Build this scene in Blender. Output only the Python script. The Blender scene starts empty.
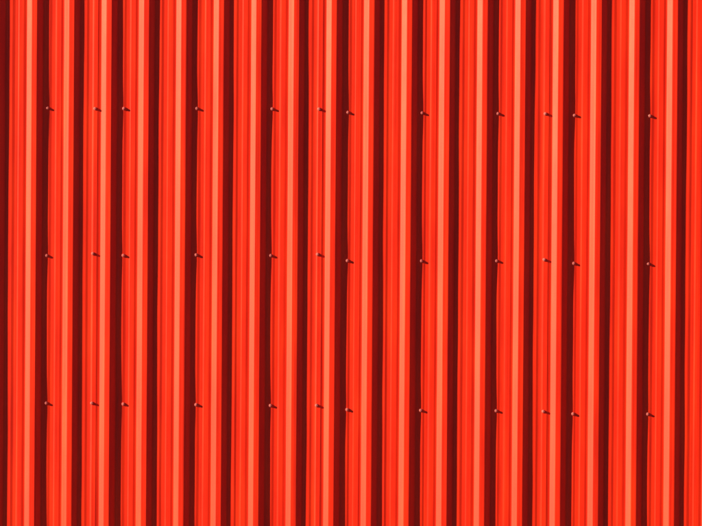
import bpy, math, random
from mathutils import Vector, Matrix, noise

random.seed(7)
scene = bpy.context.scene
C = scene.collection

# ---------------------------------------------------------------- camera
YAW, PITCH, ROLL = 0.06751, -0.01222, 0.00689
TARGET, DIST = Vector((0, 0, 1.75)), 16.0
fw = Vector((-math.sin(YAW) * math.cos(PITCH), math.cos(YAW) * math.cos(PITCH), math.sin(PITCH)))
right = fw.cross(Vector((0, 0, 1))).normalized()
up = right.cross(fw)
r2 = math.cos(ROLL) * right + math.sin(ROLL) * up
u2 = -math.sin(ROLL) * right + math.cos(ROLL) * up
cam_data = bpy.data.cameras.new('camera')
cam = bpy.data.objects.new('camera', cam_data)
C.objects.link(cam)
m = Matrix((r2, u2, -fw)).transposed().to_4x4()
m.translation = TARGET - DIST * fw
cam.matrix_world = m
cam_data.sensor_width = 36
cam_data.lens = 185.67
cam_data.clip_end = 2000
scene.camera = cam

# ---------------------------------------------------------------- sky, sun, exposure
TO_SUN = Vector((-2.80, -1.0, 1.02)).normalized()
world = bpy.data.worlds.new('World')
scene.world = world
world.use_nodes = True
wn = world.node_tree.nodes
wl = world.node_tree.links
bg = wn['Background']
sky = wn.new('ShaderNodeTexSky')
sky.sky_type = 'NISHITA'
sky.sun_disc = False
sky.sun_elevation = math.asin(TO_SUN.z)
sky.sun_rotation = math.atan2(TO_SUN.x, TO_SUN.y)
sky.air_density = 0.22
sky.dust_density = 0.0
sky.altitude = 1200
wl.new(sky.outputs[0], bg.inputs[0])
bg.inputs[1].default_value = 0.05
sd = bpy.data.lights.new('sun', 'SUN')
sd.energy = 5.0
sd.angle = math.radians(0.55)
sd.color = (1.0, 0.87, 0.50)
sun = bpy.data.objects.new('sun', sd)
C.objects.link(sun)
sun.rotation_euler = TO_SUN.to_track_quat('Z', 'Y').to_euler()
sun.location = TO_SUN * 30
vs = scene.view_settings
vs.view_transform = 'Standard'
vs.look = 'None'
vs.gamma = 1
vs.use_curve_mapping = False
vs.exposure = 1.19

# ---------------------------------------------------------------- materials
def new_mat(name):
    mt = bpy.data.materials.new(name)
    mt.use_nodes = True
    nt = mt.node_tree
    return mt, nt.nodes, nt.links, nt.nodes['Principled BSDF']

def noise_node(n, l, scale_vec, scale, detail=4):
    tc = n.new('ShaderNodeTexCoord')
    mp = n.new('ShaderNodeMapping')
    mp.inputs['Scale'].default_value = scale_vec
    l.new(tc.outputs['Object'], mp.inputs['Vector'])
    no = n.new('ShaderNodeTexNoise')
    no.inputs['Scale'].default_value = scale
    no.inputs['Detail'].default_value = detail
    l.new(mp.outputs[0], no.inputs['Vector'])
    return no

def ramp(n, l, src, stops):
    r = n.new('ShaderNodeValToRGB')
    e = r.color_ramp.elements
    e[0].position, e[0].color = stops[0][0], (*stops[0][1], 1)
    e[1].position, e[1].color = stops[-1][0], (*stops[-1][1], 1)
    for p, c in stops[1:-1]:
        x = e.new(p)
        x.color = (*c, 1)
    l.new(src, r.inputs[0])
    return r

def red_paint():
    mt, n, l, b = new_mat('red_coated_steel')
    # broad chalking along the sheet plus fine run-off streaks
    a = noise_node(n, l, (1, 1, 0.07), 34, 6)
    r = ramp(n, l, a.outputs['Fac'], [(0.28, (0.68, 0.0115, 0.0002)), (0.5, (0.79, 0.0170, 0.0002)), (0.75, (0.87, 0.0290, 0.0006))])
    l.new(r.outputs[0], b.inputs['Base Color'])
    f = noise_node(n, l, (1, 1, 0.3), 55, 4)
    rr = n.new('ShaderNodeMapRange')
    rr.inputs['To Min'].default_value = 0.42
    rr.inputs['To Max'].default_value = 0.57
    l.new(f.outputs['Fac'], rr.inputs['Value'])
    l.new(rr.outputs[0], b.inputs['Roughness'])
    g = noise_node(n, l, (1, 1, 1), 420, 2)
    bp = n.new('ShaderNodeBump')
    bp.inputs['Strength'].default_value = 0.28
    bp.inputs['Distance'].default_value = 0.0006
    l.new(g.outputs['Fac'], bp.inputs['Height'])
    l.new(bp.outputs[0], b.inputs['Normal'])
    b.inputs['IOR'].default_value = 1.385
    return mt

def screw_paint():
    mt, n, l, b = new_mat('faded_red_screw')
    a = noise_node(n, l, (1, 1, 1), 300, 3)
    r = ramp(n, l, a.outputs['Fac'], [(0.3, (0.46, 0.08, 0.09)), (0.7, (0.56, 0.16, 0.17))])
    l.new(r.outputs[0], b.inputs['Base Color'])
    b.inputs['Roughness'].default_value = 0.30
    return mt

def concrete():
    mt, n, l, b = new_mat('concrete')
    a = noise_node(n, l, (1, 1, 1), 6, 8)
    r = ramp(n, l, a.outputs['Fac'], [(0.3, (0.25, 0.24, 0.22)), (0.7, (0.36, 0.35, 0.32))])
    l.new(r.outputs[0], b.inputs['Base Color'])
    b.inputs['Roughness'].default_value = 0.9
    return mt

def gravel():
    mt, n, l, b = new_mat('sandy_gravel')
    a = noise_node(n, l, (1, 1, 1), 40, 6)
    r = ramp(n, l, a.outputs['Fac'], [(0.3, (0.09, 0.07, 0.045)), (0.7, (0.17, 0.13, 0.085))])
    l.new(r.outputs[0], b.inputs['Base Color'])
    b.inputs['Roughness'].default_value = 0.95
    bp = n.new('ShaderNodeBump')
    bp.inputs['Distance'].default_value = 0.02
    l.new(a.outputs['Fac'], bp.inputs['Height'])
    l.new(bp.outputs[0], b.inputs['Normal'])
    return mt

RED, SCREW, CONC, GRAV = red_paint(), screw_paint(), concrete(), gravel()

# ---------------------------------------------------------------- helpers
def link(name, verts, faces, mat, parent=None, smooth=True):
    me = bpy.data.meshes.new(name)
    me.from_pydata(verts, [], faces)
    me.polygons.foreach_set('use_smooth', [smooth] * len(me.polygons))
    me.materials.append(mat)
    me.update()
    o = bpy.data.objects.new(name, me)
    C.objects.link(o)
    o.parent = parent
    return o

def box(name, lo, hi, mat, parent=None):
    x0, y0, z0 = lo
    x1, y1, z1 = hi
    v = [(x0, y0, z0), (x1, y0, z0), (x1, y1, z0), (x0, y1, z0), (x0, y0, z1), (x1, y0, z1), (x1, y1, z1), (x0, y1, z1)]
    f = [(0, 3, 2, 1), (4, 5, 6, 7), (0, 1, 5, 4), (1, 2, 6, 5), (2, 3, 7, 6), (3, 0, 4, 7)]
    return link(name, v, f, mat, parent, False)

# ---------------------------------------------------------------- ground
ground = link('ground', [(-400, -400, 0), (400, -400, 0), (400, 400, 0), (-400, 400, 0)], [(0, 1, 2, 3)], GRAV, None, False)
ground['kind'] = 'structure'

# ---------------------------------------------------------------- the wall
# u counts ribs along the wall (1 u = one rib pitch = 1/6 m); p is how far the sheet stands out, in metres
PITCHM, X0 = 1 / 6, -1.4375
HR, HS = 0.0177, 0.0017          # rib height, height of the two shallow swages in every pan
WALL_LO, WALL_HI = 0.16, 4.05
ROWS = {                          # screw heights, sheet by sheet
    -2: (3.075, 2.428, 1.776, 1.117, 0.462), -1: (3.077, 2.426, 1.774, 1.117, 0.463), 0: (3.079, 2.429, 1.778, 1.117, 0.466),
    1: (3.064, 2.413, 1.762, 1.101, 0.449), 2: (3.055, 2.407, 1.757, 1.095, 0.441), 3: (3.060, 2.405, 1.755, 1.094, 0.440)}
CORNERS = [(-0.0705, 0), (0.0705, HR), (0.214, HR), (0.355, 0), (0.3900, 0), (0.4310, HS), (0.5430, HS), (0.6020, 0),
           (0.690, 0), (0.728, HS), (0.8440, HS), (0.903, 0)]
RIB_A, RIB_B = -0.084, 0.3685    # a rib object spans this part of each pitch; the pan takes the rest

def section(k0, k1):
    """rounded profile polyline over ribs k0..k1 as (u, p)"""
    pts = [(k + u, p) for k in range(k0, k1 + 1) for u, p in CORNERS]
    out = []
    for i in range(1, len(pts) - 1):
        a, b, c = (Vector((q[0] * PITCHM, q[1])) for q in pts[i - 1:i + 2])
        d1, d2 = (a - b).normalized(), (c - b).normalized()
        big = abs(d1.cross(d2)) > 0.4
        th = math.pi - d1.angle(d2)
        rad = 0.0062 if big else 0.006
        t = min(rad * math.tan(th / 2), 0.42 * min((a - b).length, (c - b).length))
        s = 6 if big else 3
        p0, p2 = b + d1 * t, b + d2 * t
        for j in range(s + 1):
            w = j / s
            q = p0 * (1 - w) ** 2 + b * 2 * w * (1 - w) + p2 * w * w
            out.append((q.x / PITCHM, q.y))
    # extra stations on the flats, about every 4 mm, for the roll-forming lines
    fine = []
    for (a, pa), (b, pb) in zip(out, out[1:]):
        m = max(1, math.ceil((b - a) / 0.0145))
        fine += [(a + (b - a) * i / m, pa + (pb - pa) * i / m) for i in range(m)]
    return fine + [out[-1]]

PROFILE = section(-17, 28)

def interp(u):
    for i in range(len(PROFILE) - 1):
        if PROFILE[i][0] <= u <= PROFILE[i + 1][0]:
            (a, pa), (b, pb) = PROFILE[i:i + 2]
            return pa + (pb - pa) * (u - a) / max(b - a, 1e-9)

def piece(u0, u1):
    q = [(u0, interp(u0))] + [v for v in PROFILE if u0 + 1e-4 < v[0] < u1 - 1e-4] + [(u1, interp(u1))]
    return q

def sm(a, b, x):
    t = max(0, min(1, (x - a) / (b - a)))
    return t * t * (3 - 2 * t)

RIBRAND = {k: (random.uniform(-1, 1), random.uniform(-1, 1), random.uniform(0, 6.28)) for k in range(-20, 32)}

def deflect(u, z, j):
    """small sheet-metal unevenness: pans pulled in at the screws, slight waviness"""
    k = math.floor(u - 0.14)              # pan k lies between ribs k and k+1
    f = u - k
    win = sm(0.2, 0.40, f) * (1 - sm(0.88, 1.06, f))
    if k % 2 == 0:
        near = min(abs(z - r) for r in ROWS[j])
        d = -0.0020 - 0.0012 * math.exp(-(near / 0.10) ** 2)
    else:
        d = 0.0006
    a, b, c = RIBRAND[k]
    d += 0.0007 * b + 0.0006 * a * math.sin(z * 2.1 + c)
    w = win * d
    w += 0.0009 * noise.noise(Vector((u * 0.35, z * 1.1, 3.0)))
    w += 0.0005 * noise.noise(Vector((u * 1.3, z * 2.6, 9.0)))
    crest = 1 - sm(0.05, 0.20, abs(u - round(u - 0.142) - 0.142))
    w += crest * (0.0009 * noise.noise(Vector((round(u - 0.142) * 3.7, z * 1.6, 31.0))) + 0.0004 * noise.noise(Vector((round(u - 0.142) * 5.1, z * 4.5, 13.0))))
    g = u - round(u)
    if abs(g) < 0.0705:
        w += 0.00035 * math.cos(math.pi * g / 0.141) * noise.noise(Vector((round(u) * 2.3, z * 3.1, 77.0))) + 0.0009 * g / 0.141 * (0.0705 - abs(g)) / 0.0705 * noise.noise(Vector((round(u) * 4.9, z * 1.7, 57.0)))
    # faint lines left by the rolls, running the length of the sheet
    w += 0.00028 * noise.noise(Vector((u * 17.0, z * 0.22, 21.0))) + 0.00019 * noise.noise(Vector((u * 31.0, z * 0.30, 5.0))) + 0.00009 * noise.noise(Vector((u * 47.0, z * 0.5, 51.0)))
    # the crests are not all rolled to exactly the same angle; the first rib of each sheet leans a little
    kk = round(u - 0.142)
    g = u - kk - 0.142
    tilt = 0.032 * RIBRAND[kk][0] + (0.04 if kk % 6 == 2 else 0.0)
    w += tilt * max(-0.0715, min(0.0715, g)) * PITCHM * (1 - sm(0.0715, 0.2125, abs(g)))
    return w

NZ = 64
ZS = [WALL_LO + (WALL_HI - WALL_LO) * i / NZ for i in range(NZ + 1)]
THICK = 0.0007

def sheet(name, runs, j, parent):
    """runs: list of polylines (u, p, extra) -> one mesh, front, back and edges as separate skins"""
    V, F = [], []
    for run in runs:
        n = len(run)
        grids = []
        front = [(X0 + u * PITCHM, -(p + ex + deflect(u, z, j)), z) for z in ZS for (u, p, ex) in run]
        for off in (0.0, THICK):
            grids.append(len(V))
            V += [(x, y + off, z) for x, y, z in front]
        for g, base in enumerate(grids):
            for iz in range(NZ):
                for i in range(n - 1):
                    a = base + iz * n + i
                    q = (a, a + 1, a + 1 + n, a + n)
                    F.append(q if g == 0 else q[::-1])
        # side edges
        for i, flip in ((0, True), (n - 1, False)):
            base = len(V)
            for iz in range(NZ + 1):
                V.append(V[grids[0] + iz * n + i])
                V.append(V[grids[1] + iz * n + i])
            for iz in range(NZ):
                a = base + 2 * iz
                q = (a, a + 1, a + 3, a + 2)
                F.append(q[::-1] if flip else q)
        # top and bottom edges
        for iz, flip in ((0, True), (NZ, False)):
            base = len(V)
            for i in range(n):
                V.append(V[grids[0] + iz * n + i])
                V.append(V[grids[1] + iz * n + i])
            for i in range(n - 1):
                a = base + 2 * i
                q = (a, a + 2, a + 3, a + 1)
                F.append(q[::-1] if flip else q)
    return link(name, V, F, RED, parent)

def screw_mesh():
    V, F = [], []
    def ring(n, r, h, tw=0.0):
        b = len(V)
        for i in range(n):
            t = 2 * math.pi * i / n + tw
            V.append((r * math.cos(t), -h, r * math.sin(t)))
        return b
    def wall(a, b, n):
        for i in range(n):
            F.append((a + i, a + (i + 1) % n, b + (i + 1) % n, b + i))
    a = ring(12, 0.0074, 0.0); b = ring(12, 0.0074, 0.0020); c = ring(12, 0.0066, 0.0036); d = ring(12, 0.0061, 0.0040)
    wall(a, b, 12); wall(b, c, 12); wall(c, d, 12)
    e = ring(6, 0.0051, 0.0040); f = ring(6, 0.0051, 0.0072); g = ring(6, 0.0037, 0.0088)
    wall(e, f, 6); wall(f, g, 6)
    F.append(tuple(range(d, d + 12))); F.append(tuple(range(g, g + 6)))
    me = bpy.data.meshes.new('screw')
    me.from_pydata(V, [], F)
    me.materials.append(SCREW)
    me.update()
    return me

SCREW_ME = screw_mesh()
wall_thing = bpy.data.objects.new('corrugated_cladding', None)
C.objects.link(wall_thing)
wall_thing['label'] = 'bright red corrugated steel cladding with deep vertical ribs and rows of small screws'
wall_thing['category'] = 'cladding'

LAP = 0.0007
def extra(u, s, e):
    """the end of each sheet rides over the next one's start"""
    return LAP * sm(e - 0.20, e - 0.13, u) - 0.0002 * (1 - sm(s + 0.1, s + 0.16, u))

# where each screw was driven along the sheet (rows from the top), measured in rib pitches from the sheet's own zero
DRIVEN = {
    -1: ((2.50, 2.49, 2.51), (4.49, 4.50, 4.50), (6.486, 6.485, 6.495), (7.768, 7.730, 7.728)),
    0: ((2.534, 2.544, 2.566), (4.484, 4.492, 4.516), (6.493, 6.481, 6.502), (7.746, 7.733, 7.733)),
    1: ((2.507, 2.524, 2.546), (4.476, 4.488, 4.497), (6.484, 6.476, 6.494), (7.740, 7.740, 7.744)),
    2: ((2.505, 2.514, 2.528), (4.488, 4.477, 4.492), (6.49, 6.48, 6.49), (7.745, 7.74, 7.74))}

for j in range(-2, 4):
    s, e = 6 * j + 1.70, 6 * j + 7.838
    ks = [k for k in range(6 * j + 2, 6 * j + 8)]
    cuts, cur = [], s
    for k in ks:
        cuts.append((cur, k + RIB_A))
        cur = k + RIB_B
    cuts.append((cur, e))
    panel = sheet('wall_panel', [[(u, p, extra(u, s, e)) for u, p in piece(a, b)] for a, b in cuts], j, wall_thing)
    for k in ks:
        sheet('rib', [[(u, p, extra(u, s, e)) for u, p in piece(k + RIB_A, k + RIB_B)]], j, panel)
    spots = [6 * j + 2.493, 6 * j + 4.493, 6 * j + 6.493, 6 * j + 7.765]
    for q, u in enumerate(spots):
        for row, z in enumerate(ROWS[j]):
            zz = z + random.uniform(-0.0025, 0.0025)
            uu = u + random.uniform(-0.022, 0.022)
            if j in DRIVEN and 1 <= row <= 3:
                uu = 6 * j + DRIVEN[j][q][row - 1] + 0.002
            if q == 3:
                zz = z + (0.0, 0.0, 0.009, 0.002, 0.0)[row]
            o = bpy.data.objects.new('screw', SCREW_ME)
            C.objects.link(o)
            o.parent = panel
            o.location = (X0 + uu * PITCHM, -(interp(uu) + extra(uu, s, e) + deflect(uu, zz, j)) + 0.0004, zz)
            o.rotation_euler = (random.uniform(-0.09, 0.09), random.uniform(0, 1.05), random.uniform(-0.09, 0.09))

xa, xb = X0 + (-10.4) * PITCHM, X0 + 25.95 * PITCHM
box('footing', (xa, -0.05, -0.05), (xb, 0.22, 0.155), CONC, wall_thing)
box('top_flashing', (xa, -0.040, 4.0), (xb, 0.20, 4.062), RED, wall_thing)
